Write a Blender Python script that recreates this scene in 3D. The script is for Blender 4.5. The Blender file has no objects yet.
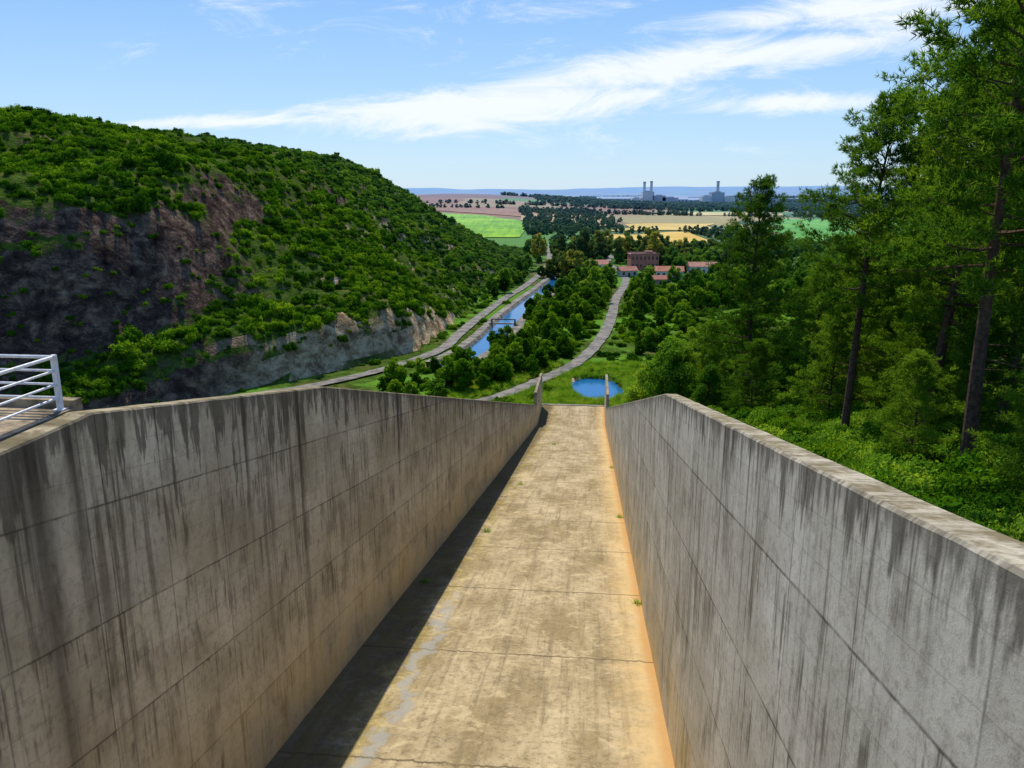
import bpy, math, random
import numpy as np
from mathutils import Vector
random.seed(3)
SC=bpy.context.scene
SC.view_settings.view_transform='Standard'
SC.view_settings.look='None'
SC.view_settings.exposure=0
SC.view_settings.gamma=1
H=13.0
SN,CS=0.1003,0.995
def ct(t,s,z): return (CS*t+SN*s, CS*s-SN*t, z)
# ------------------------------------------------------------------ noise
_r=np.random.RandomState(7)
_tab=_r.rand(256,256)
def vnoise(x,y):
    xi=np.floor(x).astype(int); yi=np.floor(y).astype(int)
    fx=x-xi; fy=y-yi
    fx=fx*fx*(3-2*fx); fy=fy*fy*(3-2*fy)
    g=lambda a,b:_tab[a%256,b%256]
    return ((g(xi,yi)*(1-fx)+g(xi+1,yi)*fx)*(1-fy)+(g(xi,yi+1)*(1-fx)+g(xi+1,yi+1)*fx)*fy)*2-1
def fbm(x,y,o=4):
    r=0;a=1
    for i in range(o):
        r=r+a*vnoise(x*2**i+17*i,y*2**i+5*i); a*=.5
    return r
def sstep(a,b,x):
    t=np.clip((x-a)/(b-a),0,1); return t*t*(3-2*t)
def polydist(x,y,pts):
    best=np.full(x.shape,1e9); sgn=np.zeros(x.shape)
    for (x0,y0),(x1,y1) in zip(pts[:-1],pts[1:]):
        dx,dy=x1-x0,y1-y0; L=dx*dx+dy*dy
        u=np.clip(((x-x0)*dx+(y-y0)*dy)/L,0,1)
        px,py=x0+u*dx,y0+u*dy
        d=np.hypot(x-px,y-py)
        c=dx*(y-y0)-dy*(x-x0)
        m=d<best-1e-6
        best=np.where(m,d,best); sgn=np.where(m,np.sign(c),sgn)
    return best,sgn
FOOT=[(-400,60),(-200,95),(-130,125),(-85,150),(-50,190),(-27,224),(-21,260),(-13,330),(-3,385),(8,500),(12,600),(14,900)]
CANAL=[(-17,205),(-11,222),(-6.3,245),(-.5,285),(7.6,330),(18.5,385),(32,470),(42,560)]
GZ=-44.3
def hgt(x,y):
    x=np.asarray(x,float); y=np.asarray(y,float)
    s=CS*y+SN*x; t=CS*x-SN*y
    base=GZ+.12*vnoise(x*.1,y*.1)
    lf=np.interp(s,[-80,0,30,133,150],[-5,-6,-13,-41,-46])
    rf=np.interp(s,[-80,0,30,80,110,148],[-5,-7,-13,-23,-34,-46])
    rf=rf+.13*np.clip(t-4,0,40)*(1-sstep(70,120,s))+.5*fbm(x*.15,y*.15,3)
    fl=np.where(t<-3,lf,rf)
    h=np.maximum(base,fl)
    band=sstep(-13.2,-12.2,t)*(1-sstep(5.0,5.8,t))*(1-sstep(153,157,s))
    h=h*(1-band)+band*np.minimum(h,-H-.206*s-3)
    d,sg=polydist(x,y,FOOT)
    d=np.where(sg>0,d,-d)
    d2=d+3.5*fbm(x*.05,y*.05,4)*sstep(2,12,d)
    pA=np.interp(d2,[0,1.5,5.5,9,22,38,60,90,142,400],[0,6,12,13.5,18.5,27,40,56,66,84])
    pC=np.interp(d2,[0,3,10,22,38,60,90,142,400],[0,2.2,7,15,25,40,56,66,84])
    far=sstep(225,290,y+12*vnoise(x*.05,y*.04))
    pA=pA*(1-far)+pC*far
    pB=np.interp(d2,[0,6,11,20,30,42,90,142,400],[0,4,10,31,41,46,58,68,86])
    w=sstep(-66,-94,x+3*vnoise(x*.08,y*.08))
    p=(pA*(1-w)+pB*w)
    p=p+(2.2*fbm(x*.03,y*.03,4))*sstep(10,40,d)+1.8*w*fbm(x*.12,y*.12,4)*sstep(2,8,d)+.9*(1-w)*fbm(x*.25,y*.25,2)*sstep(0,3,d)
    p=p*(1-sstep(430,660,y))
    h=np.where(d>0,np.maximum(h,base+p),h)
    dc,_=polydist(x,y,CANAL)
    h=h-(1-sstep(5.0,6.6,dc))*2.8*(h<-40)
    e=np.hypot((x-19.5)/6.0,(y-180)/11.5)
    h=h-(1-sstep(.85,1.1,e+.12*vnoise(x*.3,y*.3)))*2.2
    h=h+34*np.exp(-((x+160)/380)**2-((y-2300)/800)**2)
    h=h+sstep(7000,11000,y)*(45+55*fbm(x/2500.,y/6000.,4))
    return h
# ------------------------------------------------------------------ mesh utils
def link(o): SC.collection.objects.link(o); return o
def fmesh(name,V,F,mats=(),midx=None,smooth=False):
    V=np.asarray(V,np.float32); F=np.asarray(F,np.int32)
    me=bpy.data.meshes.new(name)
    n,k=F.shape
    me.vertices.add(len(V)); me.vertices.foreach_set('co',V.ravel())
    me.loops.add(n*k); me.loops.foreach_set('vertex_index',F.ravel())
    me.polygons.add(n)
    me.polygons.foreach_set('loop_start',np.arange(n,dtype=np.int32)*k)
    me.polygons.foreach_set('loop_total',np.full(n,k,np.int32))
    for m in mats: me.materials.append(m)
    if midx is not None: me.polygons.foreach_set('material_index',np.asarray(midx,np.int32))
    me.polygons.foreach_set('use_smooth',np.full(n,smooth))
    me.update(calc_edges=True); me.validate()
    return me
def fattr(me,name,a):
    at=me.attributes.new(name,'FLOAT','POINT'); at.data.foreach_set('value',np.asarray(a,np.float32))
def pymesh(name,V,F,mats=()):
    me=bpy.data.meshes.new(name); me.from_pydata(V,[],F)
    for m in mats: me.materials.append(m)
    me.update(); return me
class Geo:
    def __init__(s): s.V=[];s.F=[];s.M=[];s.n=0
    def add(s,V,F,m=0):
        V=np.asarray(V,float);F=np.asarray(F,int)
        if F.shape[1]==3: F=np.hstack([F,F[:,2:3]])
        s.V.append(V);s.F.append(F+s.n);s.M.append(np.full(len(F),m));s.n+=len(V)
    def tube(s,P,R,m=0,k=6):
        P=np.asarray(P,float);V=[];n=len(P)
        for i in range(n):
            a=P[min(i+1,n-1)]-P[max(i-1,0)]; a=a/(np.linalg.norm(a)+1e-9)
            u=np.cross(a,[.31,.9,.2]);u/=np.linalg.norm(u)+1e-9;v=np.cross(a,u)
            for j in range(k):
                q=2*math.pi*j/k; V.append(P[i]+R[i]*(math.cos(q)*u+math.sin(q)*v))
        F=[(i*k+j,i*k+(j+1)%k,(i+1)*k+(j+1)%k,(i+1)*k+j) for i in range(n-1) for j in range(k)]
        s.add(V,F,m)
    def box(s,c,d,m=0,rot=0):
        x,y,z=d[0]/2,d[1]/2,d[2]/2
        V=np.array([(a,b,e) for a in(-x,x) for b in(-y,y) for e in(-z,z)])
        cr,sr=math.cos(rot),math.sin(rot)
        V=np.c_[V[:,0]*cr-V[:,1]*sr,V[:,0]*sr+V[:,1]*cr,V[:,2]]+np.array(c)
        s.add(V,[(0,1,3,2),(4,6,7,5),(0,4,5,1),(2,3,7,6),(0,2,6,4),(1,5,7,3)],m)
    def mesh(s,name,mats,smooth=False):
        V=np.vstack(s.V);F=np.vstack(s.F);M=np.concatenate(s.M)
        tri=F[:,2]==F[:,3]
        tot=np.where(tri,3,4); st=np.concatenate([[0],np.cumsum(tot)[:-1]])
        keep=np.ones(F.shape,bool); keep[tri,3]=False
        me=bpy.data.meshes.new(name)
        me.vertices.add(len(V)); me.vertices.foreach_set('co',V.astype(np.float32).ravel())
        li=F[keep].astype(np.int32)
        me.loops.add(len(li)); me.loops.foreach_set('vertex_index',li)
        me.polygons.add(len(F)); me.polygons.foreach_set('loop_start',st.astype(np.int32)); me.polygons.foreach_set('loop_total',tot.astype(np.int32))
        for m in mats: me.materials.append(m)
        me.polygons.foreach_set('material_index',M.astype(np.int32))
        me.polygons.foreach_set('use_smooth',np.full(len(F),smooth))
        me.update(calc_edges=True); return me
def obj(name,me,loc=(0,0,0),rz=0,sc=1,parent=None):
    o=bpy.data.objects.new(name,me); o.location=loc; o.rotation_euler[2]=rz
    o.scale=(sc,)*3 if not isinstance(sc,tuple) else sc
    link(o)
    if parent: o.parent=parent
    return o
# ------------------------------------------------------------------ node helpers
class NB:
    def __init__(s,nt): s.nt=nt; nt.nodes.clear()
    def put(s,sock,v):
        if isinstance(v,bpy.types.NodeSocket): s.nt.links.new(v,sock)
        elif v is not None:
            if hasattr(sock.default_value,'__len__') and not hasattr(v,'__len__'): v=(v,)*len(sock.default_value)
            if hasattr(v,'__len__') and len(v)==3 and len(sock.default_value)==4: v=(*v,1)
            sock.default_value=v
    def node(s,t,ins=None,**props):
        n=s.nt.nodes.new(t)
        for k,v in props.items(): setattr(n,k,v)
        for k,v in (ins or {}).items(): s.put(n.inputs[k],v)
        return n
    def m(s,op,a,b=None,c=None,clamp=False):
        d={0:a}
        if b is not None:d[1]=b
        if c is not None:d[2]=c
        return s.node('ShaderNodeMath',d,operation=op,use_clamp=clamp).outputs[0]
    def vm(s,op,a,b=None):
        d={0:a}
        if b is not None:d[1]=b
        return s.node('ShaderNodeVectorMath',d,operation=op).outputs[0]
    def noise(s,vec,scale=1,detail=4,rough=.55,dist=0):
        return s.node('ShaderNodeTexNoise',{'Vector':vec,'Scale':scale,'Detail':detail,'Roughness':rough,'Distortion':dist}).outputs['Fac']
    def mr(s,v,a,b,c=0.,d=1.,sm=True):
        return s.node('ShaderNodeMapRange',{0:v,1:a,2:b,3:c,4:d},interpolation_type='SMOOTHSTEP' if sm else 'LINEAR').outputs[0]
    def mix(s,f,a,b,blend='MIX'):
        return s.node('ShaderNodeMix',{0:f,6:a,7:b},data_type='RGBA',blend_type=blend).outputs[2]
    def comb(s,x,y,z): return s.node('ShaderNodeCombineXYZ',{0:x,1:y,2:z}).outputs[0]
    def sep(s,v): return s.node('ShaderNodeSeparateXYZ',{0:v}).outputs
    def pos(s): return s.node('ShaderNodeNewGeometry').outputs['Position']
    def attr(s,n): return s.node('ShaderNodeAttribute',attribute_name=n).outputs['Fac']
    def bump(s,h,st=.3,dist=.05): return s.node('ShaderNodeBump',{'Height':h,'Strength':st,'Distance':dist}).outputs[0]
    def out(s,sh): s.nt.links.new(sh,s.node('ShaderNodeOutputMaterial').inputs[0])
    def principled(s,col,rough=.8,bump=None,spec=.3,**k):
        d={'Base Color':col,'Roughness':rough,'Specular IOR Level':spec}
        if bump is not None: d['Normal']=bump
        d.update(k)
        s.out(s.node('ShaderNodeBsdfPrincipled',d).outputs[0])
    def diffuse(s,col,bump=None):
        d={'Color':col}
        if bump is not None: d['Normal']=bump
        s.out(s.node('ShaderNodeBsdfDiffuse',d).outputs[0])
    def ramp(s,f,stops,interp='LINEAR'):
        n=s.node('ShaderNodeValToRGB',{0:f}); cr=n.color_ramp; cr.interpolation=interp
        while len(cr.elements)<len(stops): cr.elements.new(.5)
        for e,(p,c) in zip(cr.elements,stops): e.position=p; e.color=(*c,1)
        return n.outputs[0]
def mat(name):
    m=bpy.data.materials.new(name); m.use_nodes=True; return m,NB(m.node_tree)
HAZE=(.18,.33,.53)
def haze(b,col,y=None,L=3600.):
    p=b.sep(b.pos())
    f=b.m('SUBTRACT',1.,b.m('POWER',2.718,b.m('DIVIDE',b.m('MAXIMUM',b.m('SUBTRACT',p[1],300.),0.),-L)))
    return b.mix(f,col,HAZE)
# ------------------------------------------------------------------ materials
def concrete_wall_mat():
    m,b=mat('weathered_concrete')
    s_,hh,dp=b.attr('s'),b.attr('hh'),b.attr('dep'); side=b.attr('side')
    P=b.pos()
    big=b.noise(b.comb(b.m('MULTIPLY',s_,.22),b.m('MULTIPLY',hh,.3),side),1,4,.65)
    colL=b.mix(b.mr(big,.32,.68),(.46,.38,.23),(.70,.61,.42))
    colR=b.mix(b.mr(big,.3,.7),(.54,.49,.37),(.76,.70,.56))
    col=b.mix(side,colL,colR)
    px=b.m('FLOOR',b.m('DIVIDE',s_,2.7)); py=b.m('FLOOR',b.m('DIVIDE',hh,2.45))
    wn=b.node('ShaderNodeTexWhiteNoise',{'Vector':b.comb(px,py,side)}).outputs[0]
    wn2=b.node('ShaderNodeTexWhiteNoise',{'Vector':b.comb(b.m('FLOOR',b.m('DIVIDE',s_,1.35)),b.m('FLOOR',b.m('DIVIDE',hh,.6125)),side)}).outputs[0]
    col=b.mix(b.mr(wn,0,1,0,.38,False),col,(.32,.27,.19))
    col=b.mix(b.mr(wn2,0,1,0,.14,False),col,(.30,.26,.18))
    fine=b.noise(P,6,4,.8)
    col=b.mix(b.mr(fine,.46,.68,0,.5),col,(.25,.21,.14))
    blot=b.noise(b.comb(b.m('MULTIPLY',s_,.8),b.m('MULTIPLY',dp,.35),b.m('ADD',side,7.)),1,4,.75,.4)
    col=b.mix(b.mr(blot,.50,.66,0,.5),col,(.18,.145,.09))
    st=b.noise(b.comb(b.m('MULTIPLY',s_,2.6),b.m('MULTIPLY',dp,.10),side),1,4,.72)
    st2=b.noise(b.comb(b.m('MULTIPLY',s_,.32),b.m('MULTIPLY',dp,.06),b.m('ADD',side,3.)),1,2,.5)
    fade=b.mr(dp,0.,9.,1.,.3)
    k=b.m('MULTIPLY',b.mr(st,.50,.63),b.m('MULTIPLY',fade,b.mr(st2,.42,.60)))
    col=b.mix(b.m('MULTIPLY',k,.78),col,(.085,.068,.045))
    fr=b.m('FRACT',b.m('DIVIDE',hh,2.45))
    k3=b.m('MULTIPLY',b.mr(b.noise(b.comb(b.m('MULTIPLY',s_,7.),b.m('MULTIPLY',hh,.3),side),1,3,.6),.50,.62),b.m('MULTIPLY',b.mr(fr,.1,.5,0,1.),b.mr(blot,.43,.56)))
    col=b.mix(b.m('MULTIPLY',k3,.65),col,(.10,.08,.05))
    wb=b.m('MULTIPLY',b.m('SUBTRACT',st,.5),.8)
    acc=None
    for c,w,l in ((12.2,.35,9.),(13.3,.2,6.),(24.6,.2,14.),(20.6,.1,5.),(38.,.25,5.)):
        g=b.m('ABSOLUTE',b.m('SUBTRACT',b.m('ADD',s_,wb),c))
        kk=b.m('MULTIPLY',b.mr(g,w*.3,w*1.5,1,0,False),b.mr(dp,0,l,.9,0,False))
        acc=kk if acc is None else b.m('MAXIMUM',acc,kk)
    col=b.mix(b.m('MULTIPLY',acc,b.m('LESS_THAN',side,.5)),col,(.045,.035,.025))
    tb=b.noise(b.comb(b.m('MULTIPLY',s_,1.6),b.m('MULTIPLY',dp,.25),side),1,4,.75)
    k=b.mr(b.m('SUBTRACT',dp,b.m('MULTIPLY',b.mr(tb,.42,.75),b.mr(side,0,1,3.,1.2))),-.25,.35,.75,0)
    col=b.mix(b.m('MULTIPLY',k,b.mr(dp,0.,.01,0.,1.)),col,(.10,.085,.06))
    # joints: lifts, boards, panels
    wob=b.m('MULTIPLY',b.m('SUBTRACT',blot,.5),.02)
    jh=b.mr(b.m('ABSOLUTE',b.m('SUBTRACT',b.m('FRACT',b.m('ADD',b.m('DIVIDE',hh,2.45),wob)),.5)),.484,.5,0,1)
    jb=b.mr(b.m('ABSOLUTE',b.m('SUBTRACT',b.m('FRACT',b.m('DIVIDE',hh,.6125)),.5)),.472,.5,0,.4)
    jv=b.mr(b.m('ABSOLUTE',b.m('SUBTRACT',b.m('FRACT',b.m('DIVIDE',s_,2.7)),.5)),.487,.5,0,.9)
    jV=b.mr(b.m('ABSOLUTE',b.m('SUBTRACT',b.m('FRACT',b.m('DIVIDE',b.m('SUBTRACT',s_,.6),13.5)),.5)),.4972,.5,0,1.)
    jr=b.m('MAXIMUM',b.m('MAXIMUM',jh,jb),b.m('MAXIMUM',jv,jV))
    j=b.m('MULTIPLY',jr,b.mr(blot,.35,.56,.45,1.))
    col=b.mix(b.m('MULTIPLY',j,.8),col,(.08,.065,.045))
    lw=b.m('MULTIPLY',b.mr(hh,0.,5.5,.7,0),b.mr(big,.35,.6))
    col=b.mix(lw,col,(.56,.40,.16))
    topm=b.mr(dp,0.,.008,1,0)
    tl=b.mr(b.noise(P,1.7,4,.8),.38,.62,.35,.97)
    col=b.mix(b.m('MULTIPLY',topm,tl),col,(.17,.14,.08))
    b.diffuse(col,b.bump(fine,.28,.03))
    return m
def concrete_floor_mat():
    m,b=mat('spillway_floor_concrete')
    s_,t_=b.attr('s'),b.attr('hh')
    P=b.pos()
    big=b.noise(b.comb(b.m('MULTIPLY',s_,.14),b.m('MULTIPLY',t_,.35),0.),1,4,.68)
    col=b.mix(b.mr(big,.34,.66),(.28,.215,.115),(.48,.385,.235))
    run=b.noise(b.comb(b.m('MULTIPLY',s_,.12),b.m('MULTIPLY',t_,2.4),4.),1,4,.72)
    col=b.mix(b.mr(run,.48,.66,0,.6),col,(.20,.155,.09))
    fine=b.noise(P,4,5,.85)
    col=b.mix(b.mr(fine,.45,.66,0,.6),col,(.14,.11,.06))
    sp=b.noise(P,.9,5,.78,.5)
    col=b.mix(b.mr(sp,.52,.66,0,.5),col,(.60,.49,.29))
    col=b.mix(b.mr(sp,.45,.34,0,.5),col,(.16,.125,.07))
    l=b.m('MULTIPLY',b.mr(t_,-8.6,-5.8,1,0),b.mr(b.noise(b.comb(b.m('MULTIPLY',s_,.35),b.m('MULTIPLY',t_,1.2),2.),1,5,.78),.44,.56))
    col=b.mix(b.m('MULTIPLY',l,.55),col,(.36,.28,.03))
    wall_shade=b.mr(b.m('ADD',t_,b.m('MULTIPLY',b.m('SUBTRACT',sp,.5),2.)),-8.3,-6.9,.75,0)  # left wall's shadow band, painted darker into the floor colour
    col=b.mix(wall_shade,col,(.085,.065,.04))
    wig=b.m('MULTIPLY',b.m('SUBTRACT',b.noise(b.comb(b.m('MULTIPLY',s_,.6),b.m('MULTIPLY',t_,.7),0.),1,6,.85),.5),4.5)
    tt=b.m('ADD',t_,wig)
    col=b.mix(b.mr(tt,.5,3.2,0,.8),col,(.60,.42,.19))
    col=b.mix(b.mr(b.m('ADD',t_,b.m('MULTIPLY',wig,.2)),2.35,2.8,0,.7),col,(.44,.235,.08))
    ctr=b.m('ADD',-6.7,b.m('MULTIPLY',b.m('SUBTRACT',b.noise(b.comb(b.m('MULTIPLY',s_,.23),7.,0.),1,3,.75),.5),3.))
    g=b.m('ABSOLUTE',b.m('SUBTRACT',t_,ctr))
    g=b.m('ADD',g,b.m('MULTIPLY',b.m('SUBTRACT',sp,.5),2.2))
    k=b.m('MULTIPLY',b.mr(g,.10,.30,1,0),b.mr(s_,33.,42.,1,0))
    col=b.mix(b.m('MULTIPLY',k,.7),col,(.31,.31,.28))
    wob=b.m('MULTIPLY',b.m('SUBTRACT',run,.5),.05)
    j=b.m('ABSOLUTE',b.m('SUBTRACT',b.m('FRACT',b.m('ADD',b.m('DIVIDE',b.m('ADD',s_,6.5),9.2),wob)),.5))
    j=b.mr(j,.489,.4985,0,1)
    j=b.m('MAXIMUM',j,b.mr(b.m('ABSOLUTE',b.m('ADD',t_,3.3)),.02,.07,.3,0))
    j=b.m('MULTIPLY',j,b.mr(big,.35,.6,.5,1))
    col=b.mix(b.m('MULTIPLY',j,.8),col,(.08,.06,.03))
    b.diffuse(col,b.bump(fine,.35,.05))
    return m
def terrain_mat():
    m,b=mat('ground_soil_and_rock')
    P=b.pos(); p=b.sep(P)
    n1=b.noise(P,.035,4,.6); n2=b.noise(P,.6,4,.7)
    col=b.mix(b.mr(n2,.3,.7),(.028,.055,.008),(.085,.13,.022))
    col=b.mix(b.mr(n1,.55,.68,0,.6),col,(.24,.17,.075))
    col=b.mix(b.m('MULTIPLY',b.mr(n1,.54,.42,0,1),b.mr(p[2],-40.,-43.,0,.8)),col,(.13,.29,.03))
    nz=b.sep(b.node('ShaderNodeNewGeometry').outputs['True Normal'])[2]
    k=b.mr(b.m('ADD',nz,b.m('MULTIPLY',b.m('SUBTRACT',n2,.5),.3)),.70,.58,0,1)
    strat=b.noise(b.comb(b.m('MULTIPLY',p[0],.2),b.m('MULTIPLY',p[1],.2),b.m('MULTIPLY',p[2],.28)),1,7,.8,.3)
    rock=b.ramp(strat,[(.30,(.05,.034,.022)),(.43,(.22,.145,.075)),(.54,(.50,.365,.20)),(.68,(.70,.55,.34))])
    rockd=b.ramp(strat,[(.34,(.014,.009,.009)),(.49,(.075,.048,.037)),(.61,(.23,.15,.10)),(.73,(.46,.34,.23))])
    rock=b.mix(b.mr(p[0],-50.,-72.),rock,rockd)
    k=b.m('MULTIPLY',k,b.mr(p[0],60.,20.,0,1))
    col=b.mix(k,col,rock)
    jit=b.node('ShaderNodeTexNoise',{'Vector':P,'Scale':.004,'Detail':2}).outputs['Color']
    vv=b.vm('ADD',b.comb(b.m('DIVIDE',p[0],190.),b.m('DIVIDE',p[1],420.),0.),b.vm('MULTIPLY',jit,(.5,.5,0)))
    vo=b.node('ShaderNodeTexVoronoi',{'Vector':vv,'Scale':1.0,'Randomness':.8},distance='CHEBYCHEV').outputs['Color']
    vr=b.sep(vo)[0]
    fld=b.ramp(vr,[(0,(.10,.15,.04)),(.2,(.42,.33,.12)),(.36,(.12,.26,.04)),(.5,(.06,.11,.03)),(.62,(.30,.20,.11)),(.74,(.09,.24,.03)),(.88,(.46,.36,.14))],'CONSTANT')
    fld=b.mix(b.mr(n2,.3,.7,0,.3),fld,(.08,.12,.03))
    col=b.mix(b.m('MULTIPLY',b.mr(p[1],560.,640.),b.mr(p[2],-28.,-36.,.0,1)),col,fld)
    brow=b.ramp(vr,[(0,(.30,.15,.07)),(.35,(.36,.25,.10)),(.6,(.24,.13,.07)),(.8,(.14,.24,.03))],'CONSTANT')
    col=b.mix(b.m('MULTIPLY',b.mr(p[2],-42.,-39.),b.mr(p[1],1150.,1300.)),col,brow)
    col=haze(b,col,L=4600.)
    b.diffuse(col,b.bump(b.noise(P,.3,5,.75),1.,1.8))
    return m
def simple(name,c,rough=.8,var=.25,scale=3.,spec=.3,hz=False,bs=.3):
    m,b=mat(name); P=b.pos()
    n=b.noise(P,scale,4,.65)
    c2=tuple(x*(1-var*1.6) for x in c)
    col=b.mix(b.mr(n,.35,.7),c,c2)
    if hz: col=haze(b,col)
    b.principled(col,rough,b.bump(n,bs,.04),spec)
    return m
def foliage(name,dark,mid,light,trans=.35,scale=.5,hz=True,L=3600.):
    m,b=mat(name)
    P=b.pos()
    rnd=b.node('ShaderNodeObjectInfo').outputs['Random']
    n=b.noise(P,scale,2,.6); n2=b.noise(P,scale*9,1,.5)
    f=b.m('ADD',b.m('MULTIPLY',n,.6),b.m('ADD',b.m('MULTIPLY',rnd,.45),b.m('MULTIPLY',n2,.3)))
    col=b.ramp(f,[(.38,dark),(.70,mid),(1.,light)])
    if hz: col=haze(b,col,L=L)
    df=b.node('ShaderNodeBsdfDiffuse',{'Color':col}).outputs[0]
    tc=b.vm('MULTIPLY',col,(1.9,1.6,.8))
    tr=b.node('ShaderNodeBsdfTranslucent',{'Color':tc}).outputs[0]
    b.out(b.node('ShaderNodeMixShader',{0:trans,1:df,2:tr}).outputs[0])
    return m
def water_mat():
    m,b=mat('river_water'); P=b.pos()
    w=b.noise(b.vm('MULTIPLY',P,(1.2,.6,1)),1.2,3,.6)
    b.principled((.01,.12,.30),.12,b.bump(w,.15,.05),.4)
    return m
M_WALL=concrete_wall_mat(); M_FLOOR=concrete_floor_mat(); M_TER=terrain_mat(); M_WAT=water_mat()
M_ROAD=simple('worn_asphalt',(.22,.20,.165),.9,.4,.3,hz=True)
M_CANC=simple('canal_concrete',(.26,.235,.18),.9,.5,.35,hz=True)
M_BARK=simple('pine_bark',(.13,.075,.048),.95,.35,6.,.1,bs=.8)
M_METAL=simple('painted_steel',(.78,.76,.73),.45,.15,8.,.5)
M_PINE=foliage('pine_needles',(.014,.050,.008),(.062,.155,.014),(.19,.33,.028),.42,.6,False)
M_BUSH=foliage('scrub_leaves',(.012,.048,.004),(.06,.165,.007),(.22,.36,.016),.3,.05)
M_GREEN=foliage('broadleaf_leaves',(.035,.11,.010),(.11,.24,.018),(.25,.39,.035),.4,.2)
M_GRASS=foliage('grass_blades',(.06,.16,.012),(.15,.32,.025),(.32,.40,.05),.4,.4)
M_EUC=foliage('eucalyptus_leaves',(.03,.07,.015),(.09,.16,.02),(.38,.36,.04),.3,.03)
M_FAR=foliage('distant_tree_leaves',(.025,.065,.018),(.05,.12,.025),(.16,.22,.04),.2,.01,L=3000.)
# ------------------------------------------------------------------ terrain
ux=np.linspace(-1,1,760); X=120*np.sinh(5.01*ux)
uy=np.linspace(math.asinh(-70/150),math.asinh(15000/150),600); Y=150*np.sinh(uy)
XX,YY=np.meshgrid(X,Y); ZZ=hgt(XX,YY)
nx,ny=len(X),len(Y)
idx=np.arange(nx*ny).reshape(ny,nx)
F=np.stack([idx[:-1,:-1],idx[:-1,1:],idx[1:,1:],idx[1:,:-1]],-1).reshape(-1,4)
me=fmesh('ground_terrain',np.stack([XX,YY,ZZ],-1).reshape(-1,3),F,[M_TER],smooth=True)
obj('ground_terrain',me)
# ------------------------------------------------------------------ spillway
CH=bpy.data.objects.new('spillway_chute',None); link(CH)
fz=lambda s:-H-.206*s
def wall(name,ti,to,top,side):
    keys=sorted(set([round(k,2) for k in list(np.arange(-8,139.9,.675))+[14.,27.5,30.7,139.9,140.0,148,156]]))
    V=[];A=[];Hh=[];D=[]
    rr=random.Random(int(side*7)+1)
    for s in keys:
        z1=top(s); z0=max(fz(s),-42.5)-1.2
        j=rr.uniform(-.006,.006); e=.035+rr.random()*.012
        fl=max(fz(s),-42.5)
        ins=1 if to>ti else -1
        prof=[(ti,z0),(ti,z1-e+j),(ti+ins*e,z1+j),(to-ins*e,z1+j),(to,z1-e+j),(to,z0-3)]
        for k,(t,z) in enumerate(prof):
            V.append(ct(t,s,z)); A.append(s); Hh.append(z-fl); D.append(max(0,z1+j-z) )
    n=6;F=[]
    for i in range(len(keys)-1):
        for k in range(n-1):
            F.append((i*n+k,i*n+k+1,(i+1)*n+k+1,(i+1)*n+k))
    me=bpy.data.meshes.new(name); me.from_pydata([tuple(v) for v in V],[],F+[tuple(range(n)),tuple(range((len(keys)-1)*n,len(keys)*n))])
    me.materials.append(M_WALL)
    fattr(me,'s',A);fattr(me,'hh',Hh);fattr(me,'dep',D);fattr(me,'side',[side]*len(A))
    me.update()
    return obj(name,me,parent=CH)
def topL(s):
    if s<14: return -4.2
    if s<27.5: return fz(s)+11.7
    if s<139.95: return np.interp(s,[27.5,133,139.95],[fz(27.5)+11.7,fz(133)+4.4,-38.0])
    return -35.6
def topR(s):
    if s<30.7: return fz(s)+11.6
    if s<139.95: return np.interp(s,[30.7,133,139.95],[fz(30.7)+11.6,fz(133)+4.2,-38.2])
    return -35.6
TL,TR=-9.6,2.9
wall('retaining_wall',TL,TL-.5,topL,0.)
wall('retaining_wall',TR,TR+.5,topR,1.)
ss=list(np.arange(-8,143,1.0))+[143.2]
ts=np.linspace(TL,TR,14)
V=[];A=[];T=[]
for s in ss+[157.]:
    for t in ts:
        z=fz(s)+.012*math.sin(s*1.3+t) if s<143.2 else fz(143.2)
        V.append(ct(t,s,z));A.append(s);T.append(t)
n=len(ts)
F=[(i*n+k,i*n+k+1,(i+1)*n+k+1,(i+1)*n+k) for i in range(len(ss)) for k in range(n-1)]
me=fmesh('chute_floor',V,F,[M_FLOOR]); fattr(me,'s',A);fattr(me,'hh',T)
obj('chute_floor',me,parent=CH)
g=Geo(); c=ct((TL+TR)/2,157.4,-44.2); g.box(c,(14,.8,3.6),0,-math.atan(SN)); obj('end_sill',g.mesh('end_sill',[M_CANC]),parent=CH)
M_PLAT=simple('platform_concrete',(.40,.31,.19),.95,.5,1.5)
g=Geo(); c=ct(-10.15-11,3.2,-4.45); g.box(c,(22,22.8,.5),0,-math.atan(SN))
c=ct(-10.15-11,14.45,-4.12); g.box(c,(22,.25,.16),0,-math.atan(SN))
obj('concrete_platform',g.mesh('concrete_platform',[M_PLAT]))
g=Geo()
z0=-4.2
def post(t,s,h=1.1):
    x,y,_=ct(t,s,0); g.box((x,y,z0+h/2),(.09,.09,h),0,-.1); g.box((x,y,z0+.012),(.2,.2,.024),0,-.1)
for i in range(7): post(-10.35-i*1.9,14.2)
for i in range(1,5): post(-10.35,14.2-i*1.9)
for k in range(4):
    z=z0+.25+.27*k
    r=.026 if k<3 else .036
    g.tube([ct(-10.35,14.2,z),ct(-22,14.2,z)],[r,r],0,8)
    g.tube([ct(-10.35,14.2,z),ct(-10.35,6.4,z)],[r,r],0,8)
obj('metal_railing',g.mesh('metal_railing',[M_METAL]))
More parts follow.
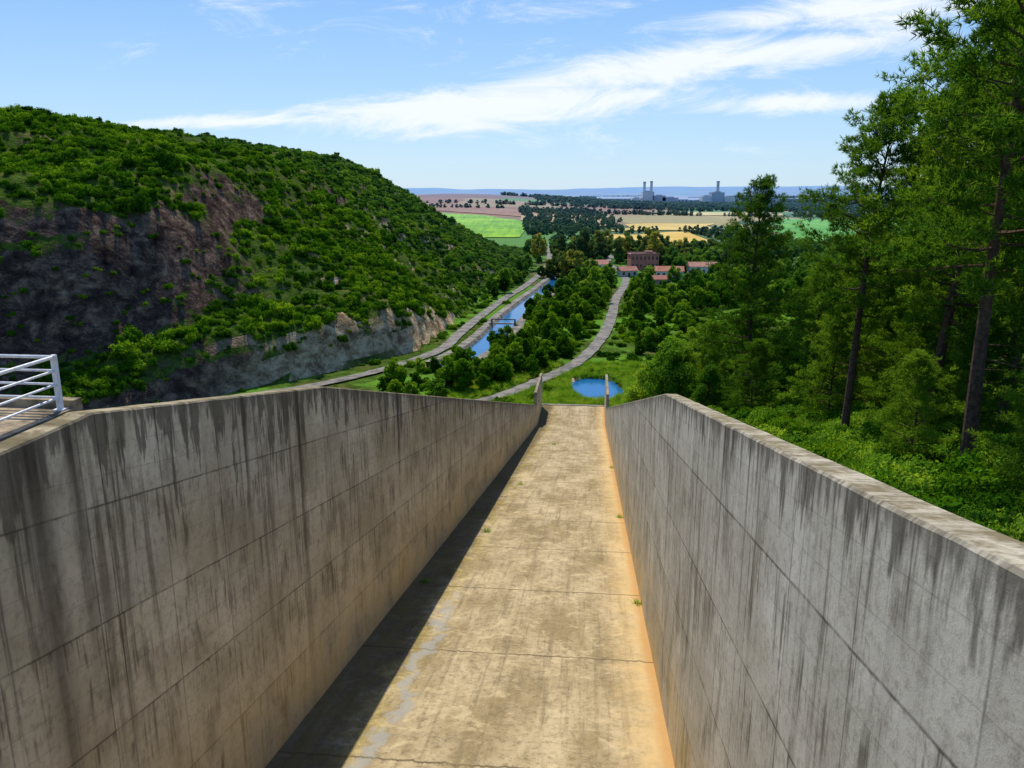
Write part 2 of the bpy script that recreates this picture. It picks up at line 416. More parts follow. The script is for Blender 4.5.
# ------------------------------------------------------------------ ribbons
def smooth_poly(P,n=12):
    P=[Vector((*p,0)) for p in P]; out=[]
    Q=[2*P[0]-P[1]]+P+[2*P[-1]-P[-2]]
    for i in range(1,len(Q)-2):
        for k in range(n):
            t=k/n; a,b_,c_,d=Q[i-1:i+3]
            out.append(.5*((2*b_)+(-a+c_)*t+(2*a-5*b_+4*c_-d)*t*t+(-a+3*b_-3*c_+d)*t**3))
    out.append(P[-1]); return out
def ribbon(name,P,offs,zs,matl,n=12,wob=0.):
    C=smooth_poly(P,n);V=[];k=len(offs); rr=random.Random(5)
    for i,c in enumerate(C):
        d=(C[min(i+1,len(C)-1)]-C[max(i-1,0)]).normalized(); nrm=Vector((d.y,-d.x,0))
        for o,z in zip(offs,zs):
            q=c+nrm*(o+rr.uniform(-wob,wob)); V.append((q.x,q.y,z))
    F=[(i*k+j,i*k+j+1,(i+1)*k+j+1,(i+1)*k+j) for i in range(len(C)-1) for j in range(k-1)]
    return obj(name,fmesh(name,V,F,[matl]))
ribbon('canal_water',CANAL,[-3.6,3.6],[-45.0,-45.0],M_WAT)
ribbon('canal_bank',CANAL,[-7.2,-6.6,-4.6,-4.0,-3.0,-2.9],[-44.5,-44.15,-44.1,-43.95,-45.3,-46],M_CANC)
ribbon('canal_bank',CANAL,[2.9,3.0,4.0,4.6,6.6,7.2],[-46,-45.3,-43.95,-44.1,-44.15,-44.5],M_CANC)
LR=[(-62,168),(-46,180),(-32,198),(-20.5,222),(-16.5,250),(-10.5,290),(-2.5,335),(8,388),(20,470),(26,560),(32,680),(62,860)]
ribbon('service_road',LR,[-1.8,0,1.8],[-43.9,-43.86,-43.9],M_ROAD,wob=.2)
RR=[(-22,158),(-4.6,168),(8,188),(18,208),(28.4,246),(36,287),(44,335),(56,395),(60,440),(62,520),(90,650)]
ribbon('access_road',RR,[-1.8,0,1.8],[-43.95,-43.9,-43.95],M_ROAD,wob=.25)
V=[(10,164,-45.1),(30,164,-45.1),(30,197,-45.1),(10,197,-45.1)]
obj('pool_water',pymesh('pool_water',V,[(0,1,2,3)],[M_WAT]))
g=Geo()
g.box((-2.9,266,-43.6),(10,1.3,.3),0,-.15)
for q in(-1,1): g.box((-2.9+q*3.9,266-q*.6,-44.1),(.5,1.2,3.6),0,-.15)
g.box((-2.9,266,-42.2),(8.4,.3,.3),1,-.15)
obj('canal_sluice_gate',g.mesh('canal_sluice_gate',[M_CANC,M_BARK]))
# ------------------------------------------------------------------ fields
def field(name,poly,c1,c2,dz=.8,rows=.06):
    m,b=mat(name+'_crop'); P=b.pos(); p=b.sep(P)
    n=b.noise(P,.012,5,.65) 
    r=b.noise(b.comb(b.m('MULTIPLY',p[0],rows*3),b.m('MULTIPLY',p[1],rows*.15),0.),1,3,.6)
    col=b.mix(b.mr(b.m('ADD',b.m('MULTIPLY',n,.65),b.m('MULTIPLY',r,.35)),.38,.62),c1,c2)
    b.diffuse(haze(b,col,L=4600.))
    (a,b1,c,d)=[np.array(q,float) for q in poly]
    V=[];N=18
    for i in range(N+1):
        for j in range(N+1):
            u,v=i/N,j/N
            q=(a*(1-u)+b1*u)*(1-v)+(d*(1-u)+c*u)*v
            q=q+14*np.array([vnoise(q[0:1]/60.,q[1:2]/90.)[0],3*vnoise(q[1:2]/90.,q[0:1]/60.)[0]])
            V.append((q[0],q[1],float(hgt(q[0],q[1]))+dz))
    F=[(i*(N+1)+j,(i+1)*(N+1)+j,(i+1)*(N+1)+j+1,i*(N+1)+j+1) for i in range(N) for j in range(N)]
    obj(name,fmesh(name,V,F,[m]))
field('green_field',[(-80,720),(8,800),(15,1180),(-210,1400)],(.12,.28,.012),(.28,.48,.02))
field('ploughed_field',[(-230,1450),(20,1230),(60,1420),(-330,1800)],(.27,.13,.06),(.34,.19,.09))
field('wheat_field',[(88,690),(165,680),(190,830),(95,830)],(.56,.36,.06),(.66,.46,.11))
field('wheat_field',[(120,900),(235,900),(260,1080),(130,1060)],(.54,.38,.08),(.64,.46,.13))
field('green_field',[(235,690),(400,690),(560,1250),(400,1250)],(.09,.28,.03),(.18,.40,.05))
field('brown_field',[(20,1000),(110,1000),(150,1300),(20,1350)],(.38,.25,.10),(.46,.34,.14))
field('wheat_field',[(300,1400),(480,1400),(520,1600),(320,1600)],(.54,.42,.14),(.62,.5,.2))
# ------------------------------------------------------------------ vegetation prototypes
def quads(C,N,size,rng,asp=.6):
    n=len(C)
    r=rng.normal(size=(n,3)); u=np.cross(N,r); u/=np.linalg.norm(u,axis=1)[:,None]+1e-9
    v=np.cross(N,u); s=size*(.6+.8*rng.rand(n))[:,None]
    a=C-u*s; b=C+v*s*asp; c=C+u*s; d=C-v*s*asp
    V=np.stack([a,b,c,d],1).reshape(-1,3)
    F=np.arange(n*4).reshape(-1,4)
    return V,F
def lobes_leaves(rng,cent,rad,nper,size,up=.2,flat=.85,jit=.7):
    Cs=[];Ns=[]
    for c,r in zip(cent,rad):
        n=max(4,int(nper*r*r)); d=rng.normal(size=(n,3)); d/=np.linalg.norm(d,axis=1)[:,None]
        rr=r*(1-.45*rng.rand(n)**1.6)[:,None]
        Cs.append(c+d*rr*np.array([1,1,flat])); Ns.append(d+jit*rng.normal(size=(n,3))+np.array([0,0,up]))
    C=np.vstack(Cs);N=np.vstack(Ns);N/=np.linalg.norm(N,axis=1)[:,None]
    return quads(C,N,size,rng)
def ico(c,r,sc=(1,1,1)):
    t=(1+5**.5)/2
    v=np.array([(-1,t,0),(1,t,0),(-1,-t,0),(1,-t,0),(0,-1,t),(0,1,t),(0,-1,-t),(0,1,-t),(t,0,-1),(t,0,1),(-t,0,-1),(-t,0,1)])/math.hypot(1,t)
    f=[(0,11,5),(0,5,1),(0,1,7),(0,7,10),(0,10,11),(1,5,9),(5,11,4),(11,10,2),(10,7,6),(7,1,8),(3,9,4),(3,4,2),(3,2,6),(3,6,8),(3,8,9),(4,9,5),(2,4,11),(6,2,10),(8,6,7),(9,8,1)]
    return v*r*np.array(sc)+np.array(c),f
def bush(seed,matl,nl=14,nper=220,size=.1,tall=.7):
    rng=np.random.RandomState(seed); g=Geo()
    cent=[];rad=[]
    for i in range(nl):
        a=rng.rand()*6.28; q=rng.rand()**.5*.68
        cent.append(np.array([math.cos(a)*q,math.sin(a)*q,(.25+rng.rand()*.6*(1-q*.6))*tall])); rad.append(.26+.22*rng.rand())
    V,F=lobes_leaves(rng,cent,rad,nper*6,size)
    g.add(V,F,0)
    for c,r in zip(cent,rad):
        V,F=ico(c,r*.62); g.add(V,F,0)
    return g.mesh('bush',[matl])
def broadleaf(seed,matl,Ht=9.,W=3.2,nl=34,nper=190,size=.2,trunk=.3,low=.3,core=True):
    rng=np.random.RandomState(seed); g=Geo()
    bend=rng.normal(size=2)*.03*Ht
    top=np.array([bend[0],bend[1],Ht*.75])
    P=[np.array([0,0,-.6]),np.array([bend[0]*.2,bend[1]*.2,Ht*.25]),np.array([bend[0]*.7,bend[1]*.7,Ht*.5]),top]
    g.tube(P,[trunk,trunk*.75,trunk*.5,trunk*.15],1,8)
    cent=[];rad=[]
    for i in range(nl):
        z=low+(1-low)*rng.rand(); w=W*math.sin(math.pi*min(1,max(.12,(z-low)/(1-low)*.85+.15)))**.7
        a=rng.rand()*6.28;q=(.35+.65*rng.rand()**.6)*w*.8
        c=np.array([bend[0]*z+math.cos(a)*q,bend[1]*z+math.sin(a)*q,z*Ht*.95]); cent.append(c); rad.append((.22+.2*rng.rand())*W)
        b0=np.array([bend[0]*.5,bend[1]*.5,max(Ht*.2,c[2]-q*.8-Ht*.08)])
        g.tube([b0,(b0+c)/2+np.array([0,0,-.1]),c],[trunk*.3,trunk*.18,trunk*.06],1,5)
    V,F=lobes_leaves(rng,cent,rad,nper,size,jit=.9)
    g.add(V,F,0)
    if core:
        for c,r in zip(cent,rad):
            V,F=ico(c,r*.5); g.add(V,F,0)
    return g.mesh('broadleaf',[matl,M_BARK])
def pine(seed,Ht=20.,W=3.6,low=.28,nb=75,dens=1.,lean=0.,cone=.5):
    rng=np.random.RandomState(seed); g=Geo()
    ph=rng.rand()*6
    def tp(u):
        return np.array([lean*u*u*Ht*.12+.35*math.sin(u*5+ph)*u, .35*math.cos(u*4+ph)*u-.0,u*Ht])
    us=np.linspace(-.04,1,12); r0=Ht*.0135
    g.tube([tp(u) for u in us],[max(.025,r0*(1-.93*max(u,0))*(1.25 if u<.02 else 1)) for u in us],1,9)
    for i in range(7):
        u=low*(.35+.6*rng.rand()); az=rng.rand()*6.28; L=.5+1.3*rng.rand(); o=tp(u)
        g.tube([o,o+np.array([math.cos(az)*L,math.sin(az)*L,-.1*L+.1])],[.03,.008],1,4)
    tc=[];td=[]
    for i in range(nb):
        u=low+(1-low)*((i+rng.rand())/nb)**.9
        k=(u-low)/(1-low)
        sh=(math.sin(math.pi*min(1,.22+.78*k))**.7)*(1-cone*k*.6)+.08
        L=W*sh*(.4+.85*rng.rand())
        az=i*2.4+rng.rand()*.9
        el=math.radians(-10+60*k+rng.normal()*10)
        d=np.array([math.cos(az)*math.cos(el),math.sin(az)*math.cos(el),math.sin(el)])
        o=tp(u); P=[o]
        for j in range(1,5):
            q=j/4
            P.append(o+d*L*q+np.array([0,0,L*.18*q*q])+rng.normal(size=3)*.05*L*q)
        rb=.012+.016*L
        g.tube(P,[rb,rb*.75,rb*.5,rb*.3,rb*.12],1,4)
        nsub=int(3+2.3*L)
        for j in range(nsub):
            q=.3+.7*((j+rng.rand())/nsub); ii=min(3,int(q*4)); f=q*4-ii
            b0=P[ii]*(1-f)+P[ii+1]*f
            sd=d+rng.normal(size=3)*.75; sd[2]=abs(sd[2])*.6+.1; sd/=np.linalg.norm(sd)
            sl=(.4+.6*rng.rand())*min(1.4,.5+.3*L)
            cc=b0+sd*sl*.75
            nt=int((10+6*rng.rand())*dens)
            off=rng.normal(size=(nt,3)); off/=np.linalg.norm(off,axis=1)[:,None]; off*=(rng.rand(nt)**.5)[:,None]*np.array([.40,.40,.22])*(.7+.5*sl)
            for o_ in off:
                tc.append(cc+o_); td.append(sd*.6+np.array([0,0,.35])+o_*1.6+rng.normal(size=3)*.3)
    tc=np.array(tc);td=np.array(td);td/=np.linalg.norm(td,axis=1)[:,None]
    K=8
    C=np.repeat(tc,K,0);D=np.repeat(td,K,0)*.8+rng.normal(size=(len(tc)*K,3))*.5
    D/=np.linalg.norm(D,axis=1)[:,None]
    L=(.19+.15*rng.rand(len(C)))[:,None]
    S=np.cross(D,rng.normal(size=D.shape)); S/=np.linalg.norm(S,axis=1)[:,None]
    V=np.stack([C-S*.022,C+S*.022,C+D*L],1).reshape(-1,3)
    F=np.arange(len(V)).reshape(-1,3)
    g.add(V,F,0)
    return g.mesh('pine',[M_PINE,M_BARK])
def grass(seed,matl,n=90):
    rng=np.random.RandomState(seed)
    a=rng.rand(n)*6.28;r=rng.rand(n)**.7*.5
    C=np.c_[np.cos(a)*r,np.sin(a)*r,np.zeros(n)-.03]
    D=np.c_[rng.normal(size=(n,2))*.45,np.ones(n)]; L=(.25+.5*rng.rand(n))[:,None]
    S=np.cross(D,rng.normal(size=(n,3)));S/=np.linalg.norm(S,axis=1)[:,None]
    V=np.stack([C-S*.024,C+S*.024,C+D*L],1).reshape(-1,3)
    g=Geo(); g.add(V,np.arange(3*n).reshape(-1,3),0); return g.mesh('grass',[matl])
def coll(name,meshes):
    c=bpy.data.collections.new(name)
    for i,m_ in enumerate(meshes): c.objects.link(bpy.data.objects.new(name+'_proto',m_))
    return c
def scatter(name,pts,scl,c,seed=0,tilt=.12):
    rng=np.random.RandomState(seed)
    n=len(pts); me=bpy.data.meshes.new(name); me.vertices.add(n); me.vertices.foreach_set('co',np.asarray(pts,np.float32).ravel())
    scl=np.asarray(scl,np.float32)
    if scl.ndim==1: scl=np.c_[scl,scl,scl*(.75+.5*rng.rand(n))]
    a=me.attributes.new('scl','FLOAT_VECTOR','POINT'); a.data.foreach_set('vector',scl.astype(np.float32).ravel())
    rot=np.c_[rng.normal(size=(n,2))*tilt,rng.rand(n)*6.28].astype(np.float32)
    a=me.attributes.new('rot','FLOAT_VECTOR','POINT'); a.data.foreach_set('vector',rot.ravel())
    o=obj(name,me)
    t=bpy.data.node_groups.new(name+'_gn','GeometryNodeTree')
    t.interface.new_socket('Geometry',in_out='INPUT',socket_type='NodeSocketGeometry')
    t.interface.new_socket('Geometry',in_out='OUTPUT',socket_type='NodeSocketGeometry')
    N=t.nodes; gi=N.new('NodeGroupInput');go=N.new('NodeGroupOutput')
    ip=N.new('GeometryNodeInstanceOnPoints'); ci=N.new('GeometryNodeCollectionInfo')
    ci.inputs['Collection'].default_value=c; ci.inputs['Separate Children'].default_value=True; ci.inputs['Reset Children'].default_value=True
    L=t.links
    L.new(gi.outputs[0],ip.inputs['Points']); L.new(ci.outputs[0],ip.inputs['Instance']); ip.inputs['Pick Instance'].default_value=True
    ri=N.new('FunctionNodeRandomValue'); ri.data_type='INT'
    for s_ in ri.inputs:
        if s_.type=='INT' and s_.name=='Min': s_.default_value=0
        if s_.type=='INT' and s_.name=='Max': s_.default_value=len(c.objects)-1
    out=[s_ for s_ in ri.outputs if s_.type=='INT'][0]
    L.new(out,ip.inputs['Instance Index'])
    na=N.new('GeometryNodeInputNamedAttribute'); na.data_type='FLOAT_VECTOR'; na.inputs[0].default_value='scl'
    L.new(na.outputs[0],ip.inputs['Scale'])
    na=N.new('GeometryNodeInputNamedAttribute'); na.data_type='FLOAT_VECTOR'; na.inputs[0].default_value='rot'
    e=N.new('FunctionNodeEulerToRotation'); L.new(na.outputs[0],e.inputs[0]); L.new(e.outputs[0],ip.inputs['Rotation'])
    L.new(ip.outputs[0],go.inputs[0])
    md=o.modifiers.new('scatter','NODES'); md.node_group=t
    return o
C_BUSH=coll('scrub_bush',[bush(i,M_BUSH,12+i,60,.085,.62+.1*i) for i in range(5)])
C_BUSHF=coll('shrub_fine',[bush(20+i,M_GREEN,14,250,.045,.8) for i in range(2)]+[bush(30+i,M_BUSH,14,250,.045,.8) for i in range(2)])
C_TREE=coll('valley_tree',[broadleaf(i,M_GREEN if i==1 else M_BUSH,9,3.4,26,60,.36) for i in range(4)])
C_EUC=coll('grove_tree',[broadleaf(40+i,M_EUC,11,3.2,22,50,.4) for i in range(4)])
C_FAR=coll('far_tree',[broadleaf(50+i,M_FAR,10,3.6,16,20,.8,low=.1) for i in range(4)])
C_GRASS=coll('grass_tuft',[grass(i,M_GRASS) for i in range(3)])
rng=np.random.RandomState(11)
# hillside
n=80000
x=rng.uniform(-330,20,n); y=rng.uniform(70,620,n)
d,sg=polydist(x,y,FOOT); d=np.where(sg>0,d,-d)
z=hgt(x,y); e=1.5
sl=np.hypot(hgt(x+e,y)-z,hgt(x,y+e)-z)/e
dens=.28+.72*sstep(-.65,-.1,fbm(x*.035,y*.035,3)) 
lft=sstep(-62,-85,x)
steep=np.where(lft>.5,1.2,1.35)
ok=(d>1.5)&(d<215)&((sl<steep)|(rng.rand(n)<np.where(lft>.5,.17,.12)))&(rng.rand(n)<dens)
ok&=(z>GZ+.5)&((y<330)|(rng.rand(n)<.75))
x,y,z,sl=x[ok],y[ok],z[ok],sl[ok]
sc=(.9+1.2*rng.rand(len(x))**2)*np.where(rng.rand(len(x))<.09,1.7,1)
sc=np.where(sl>1.2,.75*sc,sc)
scatter('hillside_scrub',np.c_[x,y,z-.3*sc],np.c_[sc,sc,sc*(.95+.5*rng.rand(len(sc)))],C_BUSH,1)
# valley scrub
n=14000
x=rng.uniform(-75,120,n);y=rng.uniform(150,520,n)
d1,_=polydist(x,y,CANAL);d2,_=polydist(x,y,LR);d3,_=polydist(x,y,RR);df,sg=polydist(x,y,FOOT)
e=np.hypot((x-19.5)/8.0,(y-180)/14.)
t=CS*x-SN*y; s=CS*y+SN*x
_,cs=polydist(x,y,CANAL); _,rs=polydist(x,y,RR); _,ls=polydist(x,y,LR)
ok=(d1>7.6)&(d2>2.9)&(d3>3.3)&~((sg>0)&(df<400))&(e>1)&~((s<162)&(t>-14)&(t<8))
dn=sstep(-.45,.05,fbm(x*.05+9,y*.05,3))
strip=(cs<0)&(rs>0)
ok&=(rng.rand(n)<np.where(strip,.62,.6*dn+.1))&~((y>395)&(rng.rand(n)<.6))&~((s<175)&(t>-9)&(t<14))
ok&=~((ls>0)&(rng.rand(n)<.7)&(y<240))
x,y=x[ok],y[ok]; sc=.7+1.5*rng.rand(len(x))**1.6
scatter('valley_scrub',np.c_[x,y,hgt(x,y)-.2],sc,C_BUSH,2)
n=1600
tx=rng.uniform(-40,75,n);ty=rng.uniform(165,370,n)
d1,cs=polydist(tx,ty,CANAL);d2,ls=polydist(tx,ty,LR);d3,rs=polydist(tx,ty,RR)
front=(ty<232)&(ls<0)&(rs>0)&(tx>-24)
ok=(d1>6)&(d2>np.where(ty<232,8,3.8))&(d3>4.2)&(ls<0)
ok&=((front&(rng.rand(n)<.7))|((cs<0)&(rs>0)&(rng.rand(n)<.42))|((rs<0)&(ty>215)&(rng.rand(n)<.22)))
ok&=~((ty>205)&(cs>0))
tx,ty=tx[ok],ty[ok]
scatter('valley_thicket',np.c_[tx,ty,hgt(tx,ty)-1.2],.42+.42*rng.rand(len(tx)),C_TREE,3)
# village / valley trees
n=3600
x=rng.uniform(-10,230,n);y=rng.uniform(300,640,n)
d1,_=polydist(x,y,CANAL);d2,_=polydist(x,y,LR);d3,_=polydist(x,y,RR);df,sg=polydist(x,y,FOOT)
dn=sstep(-.5,.1,fbm(x*.03+3,y*.02,3))
ok=(d1>7)&(d2>3.6)&(d3>4.2)&~((sg>0)&(df<300))&(rng.rand(n)<dn*.75+.12)
BLD=[(75.5,465,12),(48,452,9),(81,415,10),(60,423,7),(104,440,9),(70,382,7)]
for bx,by,br in BLD: ok&=~((np.abs(x-bx)<br)&(y<by+8)&(y>by-26))
ok&=~((x>84)&(x<170)&(y>600))
x,y=x[ok],y[ok]
scatter('valley_tree_mass',np.c_[x,y,hgt(x,y)-.5],.45+.6*rng.rand(len(x)),C_TREE,4)
x=np.concatenate([rng.normal(28,5,18),rng.normal(50,14,34),rng.normal(95,25,44)]);y=np.concatenate([rng.normal(420,8,18),rng.normal(520,16,34),rng.normal(510,20,44)])
d2,_=polydist(x,y,LR); d3,_=polydist(x,y,RR); ok=(d2>3.5)&(d3>3.5); x,y=x[ok],y[ok]
scatter('eucalyptus_grove',np.c_[x,y,hgt(x,y)-.5],.9+.8*rng.rand(len(x)),C_EUC,5)
# far tree belts
P=[]
for k in range(120):
    cy=640*math.exp(rng.rand()*2.1); cx=rng.uniform(-.22,.78)*cy
    L=rng.uniform(.04,.2)*cy; m_=int(20+L*.3)
    if cx<.05*cy and 1100<cy<3300 and k%4: continue
    P.append(np.c_[cx+rng.uniform(-L,L,m_),cy+rng.normal(0,.006*cy,m_)+rng.uniform(-.03,.03)*cy])
P.append(np.c_[rng.uniform(60,1000,1300),rng.uniform(1700,2500,1300)])
P.append(np.c_[rng.uniform(10,150,420),rng.uniform(840,1500,420)])
P.append(np.c_[rng.uniform(175,245,160),rng.uniform(640,1000,160)])
P=np.vstack(P)
inf=lambda x0,x1,y0,y1:(P[:,0]>x0)&(P[:,0]<x1)&(P[:,1]>y0)&(P[:,1]<y1)
k=~inf(-240,14,600,1500)&~inf(84,185,640,840)&~inf(125,250,880,1070)&~inf(300,520,1380,1600)&~(inf(230,620,640,1270)&(P[:,0]>225+(P[:,1]-690)*.3)&(P[:,0]<420+(P[:,1]-690)*.28))
P=P[k]
st=(.55+.4*rng.rand(len(P)))
wx=st*(1+sstep(900,2500,P[:,1])*1.6)
scatter('distant_trees',np.c_[P,hgt(P[:,0],P[:,1])-1.],np.c_[wx,wx,st*(1+.3*sstep(900,2500,P[:,1]))],C_FAR,6,.02)
# right bank understorey
n=7500
s=rng.uniform(4,140,n); t=rng.uniform(6,70,n)
x=CS*t+SN*s; y=CS*s-SN*t
ok=rng.rand(n)<.35+.65*sstep(-.4,.1,fbm(x*.09,y*.09,3))
ok&=~((s<26)&(t<14)&(rng.rand(n)<.4))
x,y,s=x[ok],y[ok],s[ok]; sc=.5+1.3*rng.rand(len(x))**1.6
scatter('bank_shrubs',np.c_[x,y,hgt(x,y)-.15],np.c_[sc,sc,sc*1.25],C_BUSHF,7)
n=5000
s=rng.uniform(3,70,n); t=rng.uniform(5.5,32,n); x=CS*t+SN*s; y=CS*s-SN*t
ok=fbm(x*.12+4,y*.12,3)>-.2; x,y=x[ok],y[ok]
scatter('bank_grass',np.c_[x,y,hgt(x,y)],.7+.8*rng.rand(len(x)),C_GRASS,8)
n=3500
x=rng.uniform(-15,45,n);y=rng.uniform(158,205,n)
e=np.hypot((x-19.5)/6.4,(y-180)/12); s=CS*y+SN*x; d3,_=polydist(x,y,RR)
ok=(e>1)&(s>159)&(d3>2.6); x,y=x[ok],y[ok]
scatter('riverside_grass',np.c_[x,y,hgt(x,y)],1.+.9*rng.rand(len(x)),C_GRASS,9)
# ------------------------------------------------------------------ pines
PM=[pine(1,20,3.8,.14,100,1.1,0,.55),pine(2,20,3.3,.36,78,1.15,1.,.25),pine(3,20,3.4,.30,84,1.15,-1.,.2),pine(4,12,3.5,.05,80,1.1,0,.6)]
def gz(x,y): return float(hgt(x,y))
for (x,y,h,v,rz) in [
 (23.6,78,22.5,0,0),(20.8,48,20.5,1,.6),(23.2,43,24,2,2.2),(18,30,23,1,4.0),(23.5,34,25,2,1.0),
 (25.5,58,15,0,3.),(30,52,23,2,5.),(28,44,25,0,2.),(32,62,20,2,.4),(36,56,26,0,1.4),(34,46,26,2,2.9),
 (27,70,14,0,4.4),(34,80,18,2,2.4),(40,70,22,0,.2),(44,60,25,0,3.3),(27.5,37,22,1,5.2),(21.5,32,19,2,3.6)]:
    obj('pine_tree',PM[v],(x,y,gz(x,y)-.1),rz,h/20)
for (x,y,h,rz) in [(17.0,32.5,5.5,0),(23,92,12,1),(20.5,66,7,2),(26,50,9,3),(30,100,15,4),(36,95,17,5),(20.5,38,5,1.5),(33,112,14,2),(46,85,20,1),(23,56,8,.6),(29,62,10,.9),(24,40,7,2.9),(34,70,12,.3),(17.5,24,4.5,.3),(19,27,6,2.)]:
    obj('young_pine_tree',PM[3],(x,y,gz(x,y)-.1),rz,h/12)
BT=[broadleaf(60+i,M_GREEN,10,3.3,40,200,.14) for i in range(2)]
for (x,y,h,v,rz) in [(18.3,86,8,0,0),(19.5,94,11,1,1),(17.8,104,9.5,0,2),(22,106,13,1,3),(25,118,14,0,4),(20.5,122,9,1,5),(18.6,74,5,0,2.5),(29,130,14,1,.4),(36,135,13,0,1.3),(24,140,11,1,2.2),(30,88,11,0,3),(27,98,12,1,5.1),(42,120,15,0,.7),(50,110,16,1,2.1),(33,150,11,0,1.1),(44,160,12,1,.1)]:
    obj('broadleaf_tree',BT[v],(x,y,gz(x,y)-.1),rz,h/10)
GW=grass(9,M_GRASS,70)
for t,s in((-7.2,53),(-6.6,74),(2.6,60),(-8.9,40),(2.7,88),(2.75,38),(-5.,110)):
    obj('weed_tuft',GW,ct(t,s,fz(s)),t,.6)
# ------------------------------------------------------------------ buildings
M_WIN=simple('dark_window',(.03,.04,.05),.2,.1,1,.6)
def house(name,x,y,w,d,h,floors,wallc,roofc,rot=0,flat=False,nw=5):
    mw=simple(name+'_render',wallc,.9,.15,.4,hz=True); mr_=simple(name+'_roof',roofc,.9,.25,.8,hz=True)
    z=gz(x,y)-.1
    E=bpy.data.objects.new(name,None); E.location=(x,y,z);E.rotation_euler[2]=rot; link(E)
    g=Geo(); g.box((0,0,h/2),(w,d,h),0); obj('walls',g.mesh('walls',[mw]),parent=E)
    g=Geo()
    if flat:
        g.box((0,0,h+.15),(w+.6,d+.6,.3)); g.box((w*.2,0,h+1.),(w*.25,d*.4,1.5))
        for q in(-1,1): g.box((0,q*(d/2+.15),h+.6),(w+.6,.25,.6))
    else:
        rh=min(w,d)*.28; a,b_=w/2+.5,d/2+.5
        V=[(-a,-b_,h),(a,-b_,h),(a,b_,h),(-a,b_,h),(-a,0,h+rh),(a,0,h+rh)]
        g.add(V,[(0,1,5,4),(2,3,4,5)],0); g.add(V,[(0,4,3),(1,2,5)],0)
    obj('roof',g.mesh('roof',[mr_]),parent=E)
    g=Geo(); fh=h/floors
    for f in range(floors):
        for i in range(nw):
            px=(i+.5)/nw*w-w/2
            if f==0 and i==nw//2: g.box((px,-d/2,1.1),(1.2,.1,2.2)); continue
            for q in(-1,1): g.box((px,q*d/2,fh*f+fh*.55),(w/nw*.42,.1,fh*.42))
    obj('windows',g.mesh('windows',[M_WIN]),parent=E)
house('brick_building',75.5,465,16,11,8.5,2,(.58,.19,.12),(.42,.2,.15),.05,True,7)
house('white_house',47,452,13,8,4,1,(.75,.73,.7),(.5,.2,.13),.15,False,4)
house('farmhouse',81,415,14,8,4,1,(.7,.64,.54),(.5,.18,.1),-.1,False,5)
house('farmhouse',60.5,423,9,7,3.4,1,(.6,.5,.4),(.45,.18,.11),.2,False,3)
house('white_house',104,440,15,8,4,1,(.7,.66,.6),(.48,.22,.14),.0,False,5)
house('farmhouse',70,382,10,6,3.2,1,(.5,.3,.22),(.42,.16,.1),.1,False,3)
for i,(x,y,w,h) in enumerate([(-150,3600,150,9),(-330,3900,110,8),(40,3700,200,8),(420,3300,160,10),(700,3000,220,9),(250,4300,200,10),(900,4200,260,10),(560,2900,120,12),(620,3500,180,10)]):
    house('warehouse',x,y,w,30,h,1,(.75,.75,.75),(.7,.72,.75),0,False,9)
M_PS=simple('pale_tower_concrete',(.55,.57,.6),.8,.1,.05); M_PS2=simple('grey_cladding',(.36,.42,.5),.8,.2,.02)
def power(x,y,spec,blocks):
    E=bpy.data.objects.new('power_station',None); E.location=(x,y,-45); link(E)
    for i,(dx,h,r) in enumerate(spec):
        g=Geo(); g.tube([(dx,0,0),(dx,0,h*.5),(dx,0,h)],[r*1.25,r*1.05,r],0,16); g.tube([(dx,0,h-4),(dx,0,h+.5)],[r*1.15,r*1.15],1,16)
        obj('chimney_%d'%i,g.mesh('chimney',[M_PS,M_PS2]),parent=E)
    g=Geo()
    for dx,w,h,m_ in blocks:
        g.box((dx,10,h/2),(w,40,h),m_); g.box((dx,10,h+1),(w*.5,24,4),1-m_)
    obj('boiler_house',g.mesh('boiler_house',[M_PS,M_PS2]),parent=E)
power(440,2600,[(-22,70,4.),(0,72,4.)],[(-10,36,40,0),(25,40,28,1),(60,50,22,1),(-45,30,20,0)])
power(650,2600,[(0,72,4.5)],[(0,40,38,1),(-35,30,26,0),(36,34,24,0)])
power(745,2500,[(-8,74,4.),(12,78,4.)],[(5,42,36,0),(-32,30,22,1),(50,50,20,0)])
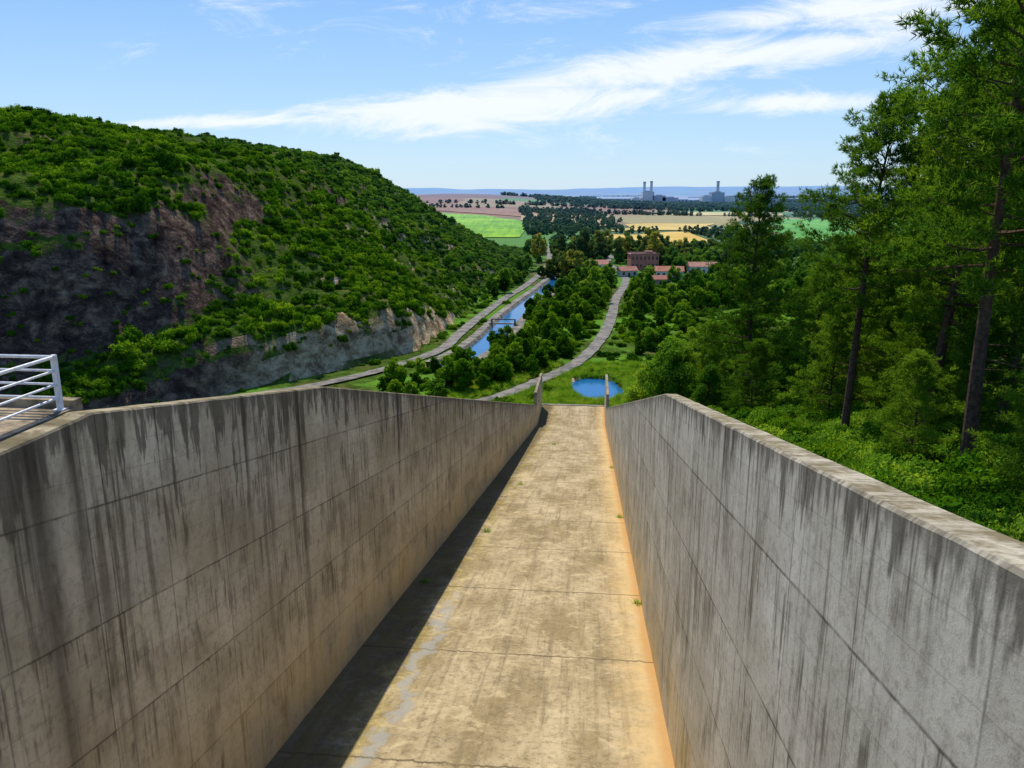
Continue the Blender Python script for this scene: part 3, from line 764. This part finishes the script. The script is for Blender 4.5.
# ------------------------------------------------------------------ world + sun
W=bpy.data.worlds.new('World'); SC.world=W; W.use_nodes=True
b=NB(W.node_tree)
AZ,EL=-13.,55.
sky=b.node('ShaderNodeTexSky',sky_type='NISHITA',sun_disc=False,sun_elevation=math.radians(EL),sun_rotation=math.radians(AZ),altitude=60,air_density=1.,dust_density=.5,ozone_density=2.)
dr=b.node('ShaderNodeTexCoord').outputs['Generated']
p=b.sep(dr)
yy=b.m('MAXIMUM',p[1],.02)
Xc=b.m('DIVIDE',p[0],yy); Zc=b.m('DIVIDE',p[2],yy)
wn=b.noise(b.comb(b.m('MULTIPLY',Xc,6.5),b.m('MULTIPLY',b.m('SUBTRACT',Zc,b.m('MULTIPLY',Xc,.06)),25.),1.),1,7,.72,.8)
tot=None
for cx,cz,lx,lz,sl_,amp in [(-.02,.097,.27,.028,.06,1.25),(.16,.138,.22,.026,.12,1.15),(.30,.155,.24,.020,.10,1.),(-.33,.079,.28,.010,.03,.9),(.36,.100,.19,.015,.02,1.05),(.42,.205,.18,.026,.05,1.15),(-.1,.2,.5,.06,.05,.3),(.1,.06,.6,.02,0.,.25)]:
    dx=b.m('SUBTRACT',Xc,cx); dz=b.m('SUBTRACT',b.m('SUBTRACT',Zc,cz),b.m('MULTIPLY',dx,sl_))
    dx=b.m('DIVIDE',dx,lx); dz=b.m('DIVIDE',dz,lz)
    e=b.m('ADD',b.m('MULTIPLY',dx,dx),b.m('MULTIPLY',dz,dz))
    g_=b.m('MULTIPLY',b.m('POWER',2.718,b.m('MULTIPLY',e,-1.)),amp)
    tot=g_ if tot is None else b.m('MAXIMUM',tot,g_)
cl=b.mr(b.m('ADD',b.m('MULTIPLY',tot,.42),wn),.60,.98,0,.95)
cl=b.m('MULTIPLY',cl,b.mr(p[2],0.,.03))
zc=b.m('MAXIMUM',p[2],0.)
blue=b.ramp(zc,[(0.,(4.3,6.1,7.6)),(.06,(3.4,5.5,7.8)),(.22,(1.7,3.8,7.4)),(.6,(1.0,2.3,6.0))])
skyc=b.mix(.78,sky.outputs[0],blue)
lp=b.mix(cl,skyc,(7.3,7.7,8.1))
bg=b.node('ShaderNodeBackground',{'Color':lp,'Strength':.13}).outputs[0]
b.nt.links.new(bg,b.node('ShaderNodeOutputWorld').inputs[0])
sd=Vector((math.sin(math.radians(AZ))*math.cos(math.radians(EL)),math.cos(math.radians(AZ))*math.cos(math.radians(EL)),math.sin(math.radians(EL))))
L=bpy.data.lights.new('sun','SUN'); L.energy=5.; L.angle=math.radians(.5); L.color=(1,.93,.80)
lo=bpy.data.objects.new('sun',L); lo.rotation_euler=sd.to_track_quat('Z','Y').to_euler(); lo.location=(0,0,60); link(lo)
# ------------------------------------------------------------------ camera
cam=bpy.data.cameras.new('camera'); cam.sensor_width=36; cam.lens=36*800/1024; cam.clip_end=40000; cam.clip_start=.1
co=bpy.data.objects.new('camera',cam); link(co); co.location=(0,0,0)
co.rotation_euler=(math.radians(90)-math.atan(194/800),0,0)
SC.camera=co
